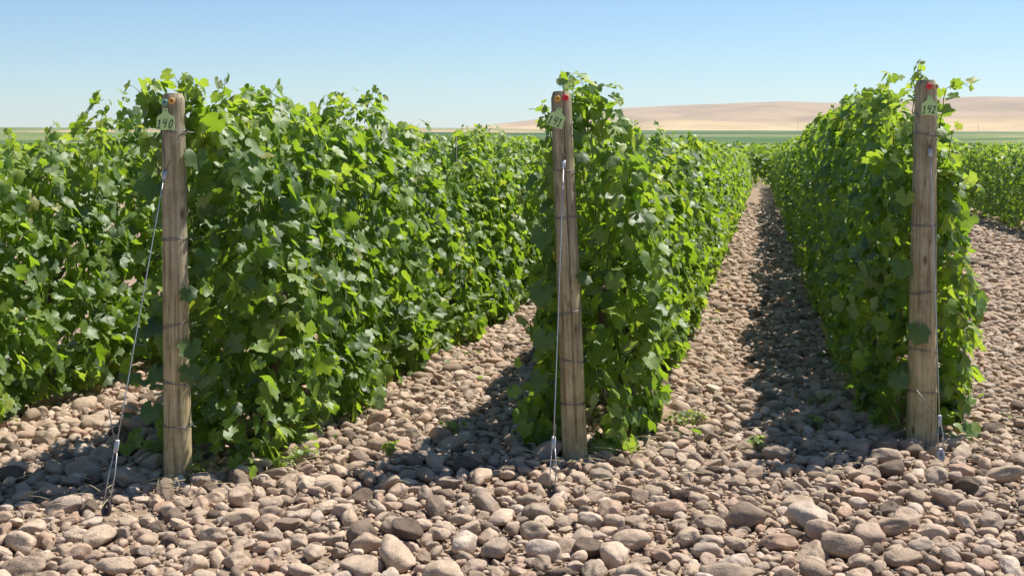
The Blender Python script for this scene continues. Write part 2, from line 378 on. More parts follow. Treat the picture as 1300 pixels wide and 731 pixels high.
# ------------------------------------------------------------------ leaves
HALF = {0: [(0, 1.0), (9, .83), (15, .87), (27, .68), (38, .83), (43, .76), (52, .92), (62, .74), (69, .77), (79, .62), (91, .73), (104, .78), (116, .70), (126, .72), (145, .66), (160, .60), (173, .16)],
        1: [(0, 1.0), (27, .75), (52, .92), (79, .69), (104, .80), (150, .64)],
        2: [(0, 1.0), (55, .86), (120, .72)]}
def leaf_tpl(lod, fold, curl, wav, ph, asym):
    half = HALF[lod]
    pts = [(a, r) for a, r in half] + [(-a, r) for a, r in half[:0:-1]]
    V = [(0, 0, 0)] if lod < 2 else []
    for a, r in pts:
        t = R(a); rr = r * (1 + asym * math.sin(t)) * (1 + 0.05 * math.sin(5 * t + ph))
        x = rr * math.sin(t); y = rr * math.cos(t) + 0.0
        z = fold * abs(x) - curl * rr * rr * (0.6 + 0.4 * math.cos(t)) + wav * math.sin(3 * t + ph) * rr
        V.append((x, y, z))
    n = len(pts)
    if lod < 2:
        F = [(0, 1 + (i + 1) % n, 1 + i) for i in range(n)]
    else:
        F = [(0, i + 1, i) for i in range(1, n - 1)]
    return np.array(V) , np.array(F)
TPL = {l: [leaf_tpl(l, f, c, w, p, a) for f, c, w, p, a in
           ((.25, .35, .06, 0, .05), (-.15, .5, .08, 1, -.08), (.4, .1, .07, 2, .1), (.05, .75, .1, 3, 0), (-.35, .2, .1, 4, -.05), (.15, -.25, .12, 5, .08))] for l in (0, 1, 2)}

def norm(v): return v / (np.linalg.norm(v, axis=-1, keepdims=True) + 1e-9)

def leaves(pos, nrm, tip, size, rnd, lod):
    """returns V, F, rnd-per-vertex"""
    nrm = norm(nrm); tip = norm(tip - nrm * np.sum(tip * nrm, 1, keepdims=True)); xa = np.cross(tip, nrm)
    M = np.stack([xa, tip, nrm], 2)
    k = rng.integers(0, len(TPL[lod]), len(pos))
    Vs, Fs, Rs, n = [], [], [], 0
    for t, (tv, tf) in enumerate(TPL[lod]):
        i = np.where(k == t)[0]
        if not len(i): continue
        v = np.einsum('nij,kj->nki', M[i], tv) * size[i][:, None, None] + pos[i][:, None, :]
        f = tf[None] + (np.arange(len(i)) * len(tv))[:, None, None] + n
        Vs.append(v.reshape(-1, 3)); Fs.append(f.reshape(-1, 3)); Rs.append(np.repeat(rnd[i], len(tv))); n += len(i) * len(tv)
    return np.concatenate(Vs), np.concatenate(Fs), np.concatenate(Rs)

class Fol:
    def __init__(s): s.V = []; s.F = []; s.R = []; s.M = []; s.n = 0
    def add(s, V, F, Rn, mi=0):
        s.V.append(V); s.F.append(F + s.n); s.R.append(Rn); s.M.append(np.full(len(F), mi)); s.n += len(V)
    def stem(s, pts, rad, k=5):
        b = MB(); b.tube(pts, rad, k, cap=False); V = np.concatenate(b.V); Q = np.concatenate(b.Q)
        T = np.concatenate([Q[:, [0, 1, 2]], Q[:, [0, 2, 3]]]); s.add(V, T, np.full(len(V), .5), 1)
    def build(s, name, parent, loc):
        return mesh_np(name, np.concatenate(s.V), np.concatenate(s.F), [M_leaf, M_stem], np.concatenate(s.M), True, np.concatenate(s.R), parent, loc)

def row_top(row, s):
    t = row['top'] + 0.30 * (vnoise(s * 0.9, seed=row['seed']) - 0.5) + 0.44 * (vnoise(s * 2.6, seed=row['seed'] + 1) - 0.5)
    if 'fall' in row: t = t - row['fall'][2] * sstep(row['fall'][0], row['fall'][1], s)
    for (c, w, d) in row.get('dips', ()): t = t + d * np.exp(-((s - c) / w) ** 2)
    return t

def row_leaves(row, a, b, dens, lod, size, fol):
    n = int((b - a) * dens); sd = row['seed']
    s = rng.uniform(a, b, n); v = rng.uniform(0, 1, n) ** 1.08
    # more leaves in the lit crust of both sides, some all through
    side = np.where(rng.random(n) < 0.5, -1.0, 1.0)
    q = 1 - np.abs(rng.normal(0, 0.24, n)); q = np.where(rng.random(n) < np.where(s < row['s0'] + .45, .6, .15), rng.uniform(-1, 1, n), q)
    top = row_top(row, s)
    bot = row['bot'] + 0.36 * (vnoise(s * 1.4, side * 3, seed=sd + 2) - 0.55)
    bot = bot - 0.12 * (1 - sstep(row['s0'] + .2, row['s0'] + 1.2, s))
    bot = np.maximum(bot, 0.02)
    z = bot + (top - bot) * v
    prof = np.interp(v, [0, .12, .35, .7, .9, 1], [1.02, 1.16, 1.08, .86, .66, .32]) * np.where(side > 0, 1.12, .95)
    hw = row['hw'] * prof * (0.74 + 0.52 * vnoise(s * 1.7, z * .9, side * 5, seed=sd + 3)) + 0.08 * (vnoise(s * 5, z * 5, side * 7, seed=sd + 4) - .5)
    hw = hw * (1 + np.where(side > 0, .02, -row.get('trim', .22)) * (1 - sstep(row['s0'] + .1, row['s0'] + row.get('trimlen', .8), s)))
    o = side * hw * q
    keep = vnoise(s * 4.2, z * 4.2, side * 9 + q * 2, seed=sd + 5) > (0.29 if lod < 2 else 0.22)
    e0 = row['s0'] + 0.10 * vnoise(z * 3, o * 6, seed=sd + 6)
    keep &= s > e0
    s, v, side, q, z, o, top = (x[keep] for x in (s, v, side, q, z, o, top)); n = len(s)
    gp = N[None, :] * (row['off'] + o)[:, None] + D[None, :] * s[:, None]
    pos = gp.copy(); pos[:, 2] = ground_h(gp[:, 0], gp[:, 1]) + z
    endw = np.clip(1 - (s - row['s0']) / 0.30, 0, 1)
    upw = 0.74 + 0.8 * sstep(0.85, 1.0, v)
    nr = N[None] * (side * (0.62 + 0.4 * q))[:, None] + UP[None] * upw[:, None] - D[None] * (endw * 0.9)[:, None] + rng.normal(0, 0.55, (n, 3))
    nr = np.where((rng.random(n) < .13)[:, None], rng.normal(0, 1, (n, 3)), nr)
    tp = -UP[None] * 0.9 + N[None] * (side * 0.35)[:, None] + rng.normal(0, 0.55, (n, 3))
    sz = size * rng.uniform(0.55, 1.22, n) * np.where(v > 0.93, 0.78, 1.0)
    rd = np.clip(rng.beta(2, 2.2, n) * 0.85 + 0.07 + 0.14 * (v > 0.86) + 0.10 * (rng.random(n) < 0.06), 0, 0.93)
    rd = np.clip(rd + .34 * (vnoise(s * 2.2, z * 2.2, side * 3, seed=sd + 8) - .5), 0, .93)
    rd = np.where(rng.random(n) < 0.006, 1.0, rd)
    fol.add(*leaves(pos, nr, tp, sz, rd, lod))

def shoot_geo(fol, pts, size, step=0.045, lod=0, r0=0.004, tipfrac=0.50):
    pts = np.asarray(pts, float)
    seg = np.linalg.norm(np.diff(pts, axis=0), axis=1); L = np.concatenate([[0], np.cumsum(seg)])
    m = max(6, int(L[-1] / 0.05)); tt = np.linspace(0, L[-1], m)
    c = np.stack([np.interp(tt, L, pts[:, i]) for i in range(3)], 1)
    c[1:-1] += rng.normal(0, 0.005, (m - 2, 3))
    fol.stem(c, np.linspace(r0, 0.0012, m), 5)
    k = max(3, int(L[-1] / step)); u = np.linspace(0.08, 1, k)
    pos = np.stack([np.interp(u * L[-1], L, pts[:, i]) for i in range(3)], 1)
    az = np.arange(k) * math.pi + rng.normal(0, 0.7, k)
    out = np.cos(az)[:, None] * N[None] + np.sin(az)[:, None] * D[None]
    sz = size * (1 - (1 - tipfrac) * u ** 1.5) * rng.uniform(0.75, 1.15, k)
    pet = out * (sz * 0.7)[:, None] + UP[None] * (sz * 0.25)[:, None]
    lp = pos + pet
    for i in range(k):
        fol.stem(np.array([pos[i], pos[i] + pet[i] * .6 + UP * .004, lp[i]]), 0.0013, 4)
    nr = UP[None] * 0.6 + out * 0.5 + rng.normal(0, 0.4, (k, 3)); tp = out * 0.7 - UP[None] * 0.65 + rng.normal(0, 0.35, (k, 3))
    rd = np.clip(0.42 + 0.40 * u + rng.normal(0, 0.13, k), 0, 0.96)
    fol.add(*leaves(lp, nr, tp, sz, rd, lod))

ROWS = [
    dict(off=-4.76, s0=4.7, s1=68, top=1.95, bot=0.05, hw=0.36, seed=11, post='139', label='leftmost vine row, cut by the left edge of the photo', ns=14, ss=(5.6, 13), dips=((8.7, .45, -.30), (6.65, .25, -.2), (7.3, .12, .08), (7.95, .15, .10))),
    dict(off=-2.874, s0=5.50, s1=68, trim=.50, trimlen=1.5, fall=(8.2, 10.6, .36), top=1.92, bot=0.06, hw=0.35, seed=23, post='140', label='leafy green vine row running back from the wooden post numbered 140', ns=20, ss=(5.8, 15), dips=((10.9, .32, -.38), (13.5, .8, -.12), (6.3, .5, .04), (8.3, .35, .12), (6.95, .3, -.22), (7.7, .2, -.14), (9.4, .3, -.12))),
    dict(off=-0.989, s0=6.36, s1=68, fall=(6.7, 8.2, .22), top=1.90, bot=0.05, hw=0.32, seed=37, post='141', label='sunlit vine row running back from the wooden post numbered 141', ns=14, ss=(6.7, 15), dips=((6.6, .3, .06),)),
    dict(off=0.882, s0=7.07, s1=68, top=1.97, bot=0.10, hw=0.31, seed=53, post='142', label='shaded vine row running back from the wooden post numbered 142', ns=16, ss=(7.4, 17)),
    dict(off=6.0, s0=13, s1=75, top=1.88, bot=0.20, hw=0.40, seed=71, post=None, label='vine row at the right edge beyond the wide stony lane', ns=0, ss=None),
    dict(off=7.9, s0=14, s1=90, top=1.92, bot=0.20, hw=0.40, seed=83, post=None, label='vine row standing just behind the one at the right edge', ns=0, ss=None),
]
GR = 'trellised vine rows of the vineyard'
SCALE = 0.071
for row in ROWS:
    loc = P(row['off'], row['s0'] + 0.1)
    root = empty('vine_row', loc, row['label'], 'vine row', GR); row['root'] = root; row['loc'] = loc
    f = Fol(); s0, s1 = row['s0'], row['s1']
    if row['post']:
        row_leaves(row, s0, s0 + 0.7, 1750, 0, SCALE, f)
        row_leaves(row, s0 + 0.7, s0 + 7, 1400, 0, SCALE, f)
        row_leaves(row, s0 + 7, s0 + 20, 1050, 1, SCALE, f)
        row_leaves(row, s0 + 20, s1, 480, 2, SCALE * 1.25, f)
    else:
        row_leaves(row, s0, 45, 620, 1, SCALE * 1.08, f)
        row_leaves(row, 45, s1, 380, 2, SCALE * 1.3, f)
    # canes standing inside the hedge
    if row['post']:
        for s in np.arange(s0 + 0.2, s0 + 8, 0.16):
            b0 = P(row['off'] + rng.normal(0, .05), s, 0.75)
            f.stem(np.array([b0, b0 + UP * .4 + rng.normal(0, .05, 3), b0 + UP * (row_top(row, s) - 1.0) + rng.normal(0, .08, 3)]), 0.0045, 5)
    f.build('foliage', root, loc)
    if row['post']:
        for s in np.arange(s0 + 1.15, s0 + 14, 1.35):
            b = MB(); p = P(row['off'], s, -0.05); k = rng.normal(0, .03, (5, 3))
            b.tube([p, p + UP * .25 + k[0], p + UP * .5 + k[1], p + UP * .78 + k[2], p + UP * .86 + D * .25 + k[3] * .5], [.034, .028, .025, .026, .014], 8)
            b.build('trunk', M_bark, root, loc=loc)
        tops = np.linspace(row['ss'][0], row['ss'][1], row['ns']) + rng.normal(0, .12, row['ns'])
        for s in tops:
            L = rng.uniform(.20, .44) * (.65 if row['post'] == '141' else 1); dr = N * rng.normal(0, .10) + D * rng.normal(0, .10)
            p = P(row['off'] + rng.normal(0, .09), s, row_top(row, s) - 0.22)
            fs = Fol(); shoot_geo(fs, [p, p + UP * L * .5 + dr * .3, p + UP * L + dr], SCALE * rng.uniform(.85, 1.05), .036)
            fs.build('shoot', root, loc)

# shoots that stand out beside the three numbered posts
def hero(i, pts, size=SCALE * .8, step=0.045, **kw):
    size *= 1.3; step *= .75; row = ROWS[i]; fs = Fol(); shoot_geo(fs, [np.array(p) for p in pts], size, step, **kw); fs.build('shoot', row['root'], row['loc'])
def W(px, py, y): return (( px - 650) / 1500 * y, y, CAMH + (178 - py) / 1500 * y)
hero(1, [W(208, 200, 6.05), W(205, 150, 6.02), W(192, 118, 6.0), W(183, 104, 5.98)], SCALE * .85, .05)
hero(1, [W(214, 165, 6.1), W(226, 120, 6.1), W(234, 104, 6.06), W(240, 98, 6.03)], SCALE * .75, .05)
hero(1, [W(206, 170, 6.05), W(198, 135, 6.02), W(180, 122, 6.0), W(172, 112, 5.98)], SCALE * .8, .035, tipfrac=.8)
hero(1, [W(210, 170, 6.1), W(196, 125, 6.1), W(200, 108, 6.1)], SCALE * .75, .035, tipfrac=.8)
hero(1, [W(238, 170, 6.1), W(246, 125, 6.1), W(250, 108, 6.08)], SCALE * .8, .035, tipfrac=.8)
hero(1, [W(222, 150, 6.15), W(228, 118, 6.15), W(222, 98, 6.12)], SCALE * .7, .035, tipfrac=.8)
hero(1, [W(408, 190, 8.3), W(412, 150, 8.3), W(416, 126, 8.3)], SCALE * .95, .035, tipfrac=.8)
hero(1, [W(385, 190, 8.0), W(383, 160, 8.0), W(386, 138, 8.0)], SCALE * .9, .035, tipfrac=.8)
hero(1, [W(512, 215, 9.7), W(512, 180, 9.7), W(516, 158, 9.7)], SCALE * 1.1, .035, tipfrac=.8)
hero(1, [W(590, 215, 11.8), W(592, 185, 11.8), W(590, 170, 11.8)], SCALE * 1.1, .035, tipfrac=.8)
hero(1, [W(205, 230, 6.0), W(192, 190, 6.0), W(186, 165, 5.98)], SCALE * .9, .06)
hero(1, [W(270, 190, 6.35), W(282, 135, 6.35), W(285, 100, 6.35)], SCALE * .8)
hero(1, [W(296, 190, 6.5), W(308, 135, 6.5), W(312, 122, 6.45)], SCALE * .8)
hero(2, [W(724, 200, 6.5), W(727, 135, 6.5), W(728, 104, 6.48)], SCALE * .75, .04)
hero(2, [W(745, 180, 6.6), W(750, 130, 6.55), W(765, 126, 6.5)], SCALE * .8, .05)
hero(2, [W(705, 190, 6.5), W(692, 150, 6.5), W(688, 130, 6.48)], SCALE * .6, .05)
hero(2, [W(700, 250, 6.48), W(690, 220, 6.45), W(686, 190, 6.43)], SCALE * .9, .06)
hero(2, [W(757, 470, 6.4), W(772, 520, 6.33), W(790, 565, 6.3)], SCALE * .85, .06)
hero(3, [W(1158, 180, 6.85), W(1161, 110, 6.85), W(1167, 80, 6.83)], SCALE * .62, .045)
hero(3, [W(1190, 175, 6.85), W(1200, 115, 6.8), W(1218, 104, 6.75), W(1234, 112, 6.7)], SCALE * .75, .055, tipfrac=.8)
hero(3, [W(1188, 240, 6.8), W(1205, 190, 6.75), W(1214, 160, 6.7)], SCALE * .8, .055)
hero(3, [W(1188, 225, 6.8), W(1215, 222, 6.7), W(1240, 238, 6.6)], SCALE * .8, .05, tipfrac=.7)
hero(3, [W(1195, 380, 6.8), W(1222, 400, 6.72), W(1242, 440, 6.65)], SCALE * .9, .06, tipfrac=.6)
hero(3, [W(1198, 470, 6.8), W(1225, 480, 6.7), W(1240, 505, 6.65)], SCALE * .8, .06, tipfrac=.6)
hero(0, [W(125, 260, 8.0), W(124, 200, 8.0), W(128, 158, 8.0)], SCALE * .95)
hero(0, [W(66, 250, 7.6), W(62, 200, 7.6), W(66, 160, 7.6)], SCALE * .95)

def big_leaves(i, items):
    row = ROWS[i]
    for (px, py, y, sz, tone, dx) in items:
        fs = Fol(); p = np.array(W(px, py, y)); c = p + np.array([-dx, .14, .05])
        fs.stem(np.array([c, (c + p) / 2 + UP * .02, p]), .0018, 5)
        fs.add(*leaves(p[None], np.array([[dx * 1.5, -.8, .45]]) + rng.normal(0, .15, (1, 3)), np.array([[dx * 2, -.3, -1.0]]), np.array([sz]), np.array([tone]), 0))
        fs.build('leaf', row['root'], row['loc'])
big_leaves(3, [(1146, 338, 6.57, .085, .2, -.10), (1166, 420, 6.585, .088, .25, -.12), (1150, 250, 6.6, .075, .7, -.1), (1140, 480, 6.6, .08, .2, -.1)])
big_leaves(2, [(737, 172, 6.3, .055, .15, .1), (739, 196, 6.3, .060, .12, .1), (690, 300, 6.35, .085, .2, -.1), (688, 370, 6.33, .09, .2, -.1), (692, 430, 6.33, .085, .15, -.1), (686, 480, 6.33, .08, .2, -.1), (742, 350, 6.3, .06, .1, .08)])
big_leaves(1, [(238, 370, 5.85, .06, .1, .1), (243, 440, 5.85, .08, .2, .1), (240, 470, 5.85, .07, .15, .1), (198, 470, 5.95, .075, .2, -.1), (192, 520, 5.95, .075, .2, -.1), (250, 200, 5.9, .08, .3, .1), (196, 240, 5.95, .085, .15, -.1)])

# ------------------------------------------------------------------ vineyard blocks farther off
def far_block(name, s_a, s_b, ds, o_a, o_b, dens, size, hgt, seed, label, across=True):
    Pn, Sz = [], []
    for s in np.arange(s_a, s_b, ds):
        n = int((o_b - o_a) * dens * (4 if s < 74 else 1))
        o = rng.uniform(o_a, o_b, n); ss = s + rng.normal(0, .22, n)
        g = N[None] * o[:, None] + D[None] * ss[:, None]
        g[:, 2] = ground_h(g[:, 0], g[:, 1]) + hgt * (rng.random(n) ** .6) * (.85 + .3 * vnoise(o * .35, s, seed=seed))
        Pn.append(g)
    p = np.concatenate(Pn); n = len(p)
    nr = UP[None] * .7 - D[None] * .25 + rng.normal(0, .55, (n, 3)); tp = rng.normal(0, 1, (n, 3))
    f = Fol(); f.add(*leaves(p, nr, tp, size * rng.uniform(.6, 1.3, n), np.clip(rng.beta(2, 2.4, n), 0, .9), 2))
    loc = P((o_a + o_b) / 2, s_a); o = f.build(name, None, loc)
    return tag(o, label, 'vineyard', kind='stuff')
far_block('far_vineyard', 69.6, 104, 2.3, -50, 34, 26, .17, 1.9, 91, 'green vine block beyond the end of the stony lane')
far_block('far_vineyard', 118, 330, 7.0, -190, 150, 5, .62, 2.1, 97, 'broad vineyard on the plain below the dry hills')

# ------------------------------------------------------------------ posts
def make_post(x, y, H, rb, rt, lean, label, crack, chamfer):
    root = empty('trellis_post', (x, y, 0), label, 'post', 'wooden end posts of the vine rows')
    root.rotation_euler = (0, lean, 0)
    k = 96; zs = np.concatenate([np.linspace(-0.25, H - .03, 90), [H - .018, H - .008, H - .002, H]])
    V = []
    a = np.arange(k) * 2 * math.pi / k
    sd = int(abs(x) * 100)
    for i, z in enumerate(zs):
        r = rb + (rt - rb) * max(0, z) / H
        r = r * (1 + .05 * (vnoise(np.cos(a) * 1.2, np.sin(a) * 1.2, z * 1.6, sd) - .5) + .02 * (vnoise(np.cos(a) * 5, np.sin(a) * 5, z * 2, sd + 1) - .5))
        if z > H - .03: r = r - (z - (H - .03)) * np.array([.35 + .5 * (abs(math.sin(3 * t)) * .2) for t in a])
        for (ca, w, dep, z0, z1) in crack:
            cc = ca + .10 * (float(vnoise(z * 2.3, seed=sd + 9)) - .5) + .05 * (float(vnoise(z * 9, seed=sd + 8)) - .5)
            dd = (a - cc + math.pi) % (2 * math.pi) - math.pi
            fade = float(sstep(z0, z0 + .15, z) * sstep(z1 + .02, z1 - .1, z)) if z1 < H else float(sstep(z0, z0 + .15, z))
            r = r - dep * fade * np.exp(-(dd / w) ** 2)
        V.append(np.stack([r * np.cos(a), r * np.sin(a), np.full(k, z)], 1))
        if z > H - .05 and chamfer: V[-1][:, 2] -= np.clip(-V[-1][:, 0] - .035, 0, 1) * chamfer
    V = np.concatenate(V); m = len(zs)
    Q = np.array([(i * k + j, i * k + (j + 1) % k, (i + 1) * k + (j + 1) % k, (i + 1) * k + j) for i in range(m - 1) for j in range(k)])
    V = np.vstack([V, [0, 0, H + .002]]); T = np.array([(len(V) - 1, (m - 1) * k + j, (m - 1) * k + (j + 1) % k) for j in range(k)])
    mesh_np('timber', V, [Q, T], M_wood, parent=root)
    return root

def rad_at(p, z): return p['rb'] + (p['rt'] - p['rb']) * z / p['H']

DIG = {'1': [[(.10, .80), (.34, .98), (.30, .02)], [(.05, .02), (.55, .03)]],
       '4': [[(.18, .98), (.06, .48), (.72, .55)], [(.66, .98), (.48, 0.0)]],
       '0': [[(.52 + .27 * math.cos(t) + .10 * math.sin(t), .5 + .47 * math.sin(t)) for t in np.linspace(.6, .6 + 2 * math.pi, 20)]],
       '2': [[(.14, .76), (.24, .93), (.44, .98), (.62, .88), (.62, .70), (.42, .42), (.04, .04), (.30, .08), (.66, .03)]]}

def make_tag(root, p, text, dx, zc, rot):
    r = rad_at(p, zc); y = -(r + .006)
    w, hh = .044, .055
    half = [(0, hh), (.008, hh - .001), (.0125, hh - .006), (.0135, hh - .018), (.017, hh - .026), (.026, hh - .033), (w - .006, hh - .041), (w - .001, hh - .046), (w, hh - .053), (w + .001, -hh + .004), (w - .002, -hh)]
    out = half + [(-x, z) for x, z in half[:0:-1]]
    ca, sa = math.cos(rot), math.sin(rot)
    def tr(x, z, yy): return (dx + ca * x + sa * z, yy, zc - sa * x + ca * z)
    n = len(out); c = (0, -.01)
    def bend(x): return y + 0.5 * x * x * 4
    V = [tr(x, z, bend(x) - .0015) for x, z in out] + [tr(x, z, bend(x) + .0015) for x, z in out] + [tr(*c, y - .0015), tr(*c, y + .0015)]
    T = []; Q = []
    for i in range(n):
        j = (i + 1) % n
        T += [(2 * n, j, i), (2 * n + 1, n + i, n + j)]; Q.append((i, j, n + j, n + i))
    t = mesh_np('number_tag', np.array(V), [np.array(T), np.array(Q)], M_tag, smooth=False, parent=root)
    tag(t, 'pale green ear-tag shaped plate marked ' + text)
    b = MB()
    for i, ch in enumerate(text):
        for st in DIG[ch]:
            pts = []
            for (u, v) in st:
                x = -.038 + i * .026 + u * .026; z = -.047 + v * .045 + .004 * (i == 1)
                pts.append(tr(x + (v - .5) * .006, z, bend(x) - .0022))
            pts = np.array(pts)
            dens = []
            for q in range(len(pts) - 1):
                dens += [pts[q] + (pts[q + 1] - pts[q]) * f for f in (0, .25, .5, .75)]
            dens.append(pts[-1])
            b.tube(dens, .0021, 6)
    b.build('number', M_ink, parent=t)
    b = MB(); hp = tr(0, hh - .011, y - .002); b.lathe([(.0001, .0015), (.0035, .0012), (.004, 0)], 12, 'y', hp)
    b.build('nail', M_hole, parent=t)

def make_button(root, p, color, dx, z):
    r = rad_at(p, z); e = max(0, abs(dx) - .010); y = -math.sqrt(max(r * r - e * e, .0004)) - .001; ang = math.asin(max(-.9, min(.9, dx / r))) * .35
    b = MB(); b.lathe([(.0165, -.008), (.0165, .004), (.0150, .0065), (.0085, .0072), (.0075, .0052), (.0001, .005)], 28, 'y', (0, 0, 0))
    o = b.build('button', M_btn[color], parent=root); o.location = (dx, y, z); o.rotation_euler = (0, 0, ang)
    tag(o, color + ' round plastic button')
    c = MB(); c.lathe([(.0045, .004), (.0045, .0075), (.0001, .008)], 14, 'y', (0, 0, 0)); c.build('button_pin', M_hole if color != 'red' else M_btn['red'], parent=o)

def make_wraps(root, p, zs):
    for i, z in enumerate(zs):
        r = rad_at(p, z) + .004; b = MB()
        tl = .012 * ((i % 3) - 1)
        pts = []
        for t in np.linspace(0, 4.2 * math.pi, 70):
            pts.append((r * math.cos(t), r * math.sin(t), z + tl * math.cos(t) + .010 * t / 12 + .004 * math.sin(2.3 * t + i)))
        b.tube(pts, .0018, 5)
        ts = np.linspace(0, 1, 5)
        b.tube([(r * .98 * math.cos(.3) + D[0] * .5 * t, r * math.sin(.3) + D[1] * .5 * t, z - .008 * t) for t in ts], .002, 5)
        b.tube([(r + .002, -.01, z), (r + .016, -.022, z + .005), (r + .03, -.018, z - .006)], .0022, 5)
        b.build('wire_wrap', M_wire, parent=root)

POSTS = [
    dict(x=-1.68, y=5.945, H=1.955, rb=.069, rt=.056, lean=-.013, no='140', lab='weathered wooden end post with the tag numbered 140, teal and orange buttons', crack=[(-1.25, .05, .006, .7, 1.6)], ch=.1,
         tag=(-.022, 1.825, .03), btn=(('teal', -.026, 1.908), ('orange', .008, 1.915)), wraps=(1.76, 1.22, .79, .50, .285), anchor=(-1.857, 5.41), top=(-.027, 1.555), low=(-1.81, 5.55)),
    dict(x=.34, y=6.386, H=1.985, rb=.069, rt=.055, lean=-.038, no='141', lab='wooden end post split by a long crack, with the tag numbered 141', crack=[(-1.42, .055, .022, .05, 5), (-2.3, .04, .006, .2, 1.2)], ch=.35,
         tag=(-.028, 1.845, .36), btn=(('yellow', -.021, 1.944), ('red', .021, 1.947)), wraps=(1.55, 1.30, .79, .53, .30), anchor=(.192, 5.67), top=(-.003, 1.60), low=(.215, 5.87)),
    dict(x=2.32, y=6.70, H=2.06, rb=.083, rt=.060, lean=.013, no='142', lab='thick wooden end post with the tag numbered 142, red and tan buttons', crack=[(-1.9, .04, .005, .3, 1.3)], ch=.1,
         tag=(0, 1.915, .0), btn=(('red', -.003, 2.022), ('tan', .037, 2.022)), wraps=(1.745, 1.235, .86, .53, .30), anchor=(2.30, 6.34), top=(.003, 1.66), low=(2.322, 6.445)),
]
for p in POSTS:
    root = make_post(p['x'], p['y'], p['H'], p['rb'], p['rt'], p['lean'], p['lab'], p['crack'], p['ch'])
    make_tag(root, p, p['no'], *p['tag'])
    for c, dx, z in p['btn']: make_button(root, p, c, dx, z)
    make_wraps(root, p, p['wraps'])
    # anchor wire
    ax, ay = p['anchor']; z1 = p['top'][1]; r = rad_at(p, z1)
    T0 = np.array([p['x'] + p['top'][0] + math.sin(p['lean']) * z1, p['y'] - r - .012, z1])
    A0 = np.array([ax, ay, .06])
    wr = empty('anchor_wire', (ax, ay, 0), 'galvanised anchor wire slanting from post %s down into the stones' % p['no'], 'anchor wire', 'anchor wires of the end posts')
    L0 = (ax, ay, 0)
    cz = {'140': .30, '141': .25, '142': .21}[p['no']]
    t = (cz - A0[2]) / (T0[2] - A0[2]); C2 = A0 + (T0 - A0) * t
    b = MB(); b.tube([T0 + (C2 - T0) * k for k in np.linspace(0, 1, 8)], .0029, 6); b.build('wire', M_steel, wr, loc=L0)
    b = MB()   # loop round the post
    pc = np.array([p['x'] + math.sin(p['lean']) * (z1 + .22), p['y'], z1 + .22]); rr = rad_at(p, z1 + .22) + .004
    b.tube([T0 + np.array([0, .004, .012])] + [pc + np.array([-rr * math.cos(a), -rr * math.sin(a), .02 * math.sin(a) - .04 * max(0, math.sin(a))]) for a in np.linspace(.5, -math.pi - .5, 22)] + [T0 + np.array([0.002, .004, .012])], .0025, 6)
    b.build('post_loop', M_wire, wr, loc=L0)
    ux = np.array([1.0, 0, 0])
    def clamp(c, ax_, w):
        b = MB(); ax_ = norm(ax_)
        for o in (-.004, .004):
            b.tube([c - ax_ * w + ux * o, c - ax_ * w * .8 + ux * o, c + ax_ * w * .8 + ux * o, c + ax_ * w + ux * o], [.004, .0075, .0075, .004], 10)
        b.build('clamp', M_steel, wr, loc=L0)
    clamp(T0 - UP * .01, T0 - A0, .024); clamp(C2, T0 - A0, .03)
    b = MB()
    for o in (-.012, .016):
        b.tube([C2 + ux * o * .3, (C2 + A0) / 2 + ux * o, A0 + ux * o * .9], .0030, 6)
    b.build('double_strand', M_steel, wr, loc=L0)
    tails = {'140': [(-.02, 0, .08), (-.035, -.01, .2)], '141': [(.01, 0, .05), (.008, -.01, .09)], '142': [(-.05, -.02, .07), (-.135, -.03, .17)]}[p['no']]
    b = MB(); b.tube([C2] + [C2 + np.array(q) for q in tails], .0028, 6); b.build('wire_tail', M_wire, wr, loc=L0)
    b = MB(); b.ring(A0 - UP * .028, (.014, 0, 0), (0, .008, .026), .010, 24, 8)
    b.tube([A0 - UP * .03, A0 - UP * .1 + np.array([0, .03, 0]), A0 - UP * .3 + np.array([0, .1, 0])], .011, 8)
    b.build('anchor_eye', M_rust if p['no'] != '142' else M_steel, wr, loc=L0)

# thin steel stake showing above the gap in row 140
b = MB(); q = P(-2.86, 10.95); b.tube([q, q + UP * 1.0, q + UP * 1.80], .008, 6)
o = b.build('vine_stake', M_rust, loc=q); tag(o, 'thin dark steel stake showing in a dip of the row behind post 140', 'stake')

# ------------------------------------------------------------------ stones
import bmesh
def ico(sub):
    bm = bmesh.new(); bmesh.ops.create_icosphere(bm, subdivisions=sub, radius=1.0)
    V = np.array([v.co[:] for v in bm.verts]); F = np.array([[v.index for v in f.verts] for f in bm.faces]); bm.free(); return V, F
def stone_shape(V, seed):
    r = np.random.default_rng(seed)
    # planes cut the ball slightly: worn, faceted cobbles
    W_ = V.copy()
    for _ in range(r.integers(3, 9)):
        n = norm(r.normal(0, 1, 3)); dcut = r.uniform(.52, .90)
        k = W_ @ n; over = np.clip(k - dcut, 0, None)
        W_ = W_ - (over * .85)[:, None] * n[None]
    nse = vnoise(V[:, 0] * 1.2 + 5, V[:, 1] * 1.2 + 5, V[:, 2] * 1.2 + 5, seed) - .5
    n2 = vnoise(V[:, 0] * 3 + 5, V[:, 1] * 3 + 5, V[:, 2] * 3 + 5, seed + 1) - .5
    W_ = W_ * (1 + .42 * nse + .13 * n2)[:, None]
    ax = np.array([1.0, r.uniform(.52, .88), r.uniform(.38, .66)])
    W_ = W_ * ax
    ext = (W_.max(0) - W_.min(0)); W_ = W_ - (W_.max(0) + W_.min(0)) / 2
    return W_ / (ext[0] / 2)
I4, I3, I2, I1 = ico(5), ico(4), ico(3), ico(2)
NV = 22
SH = {k: ([stone_shape(I[0], 100 + i) for i in range(NV)], I[1]) for k, I in (('hi', I3), ('mid', I2), ('lo', I1))}

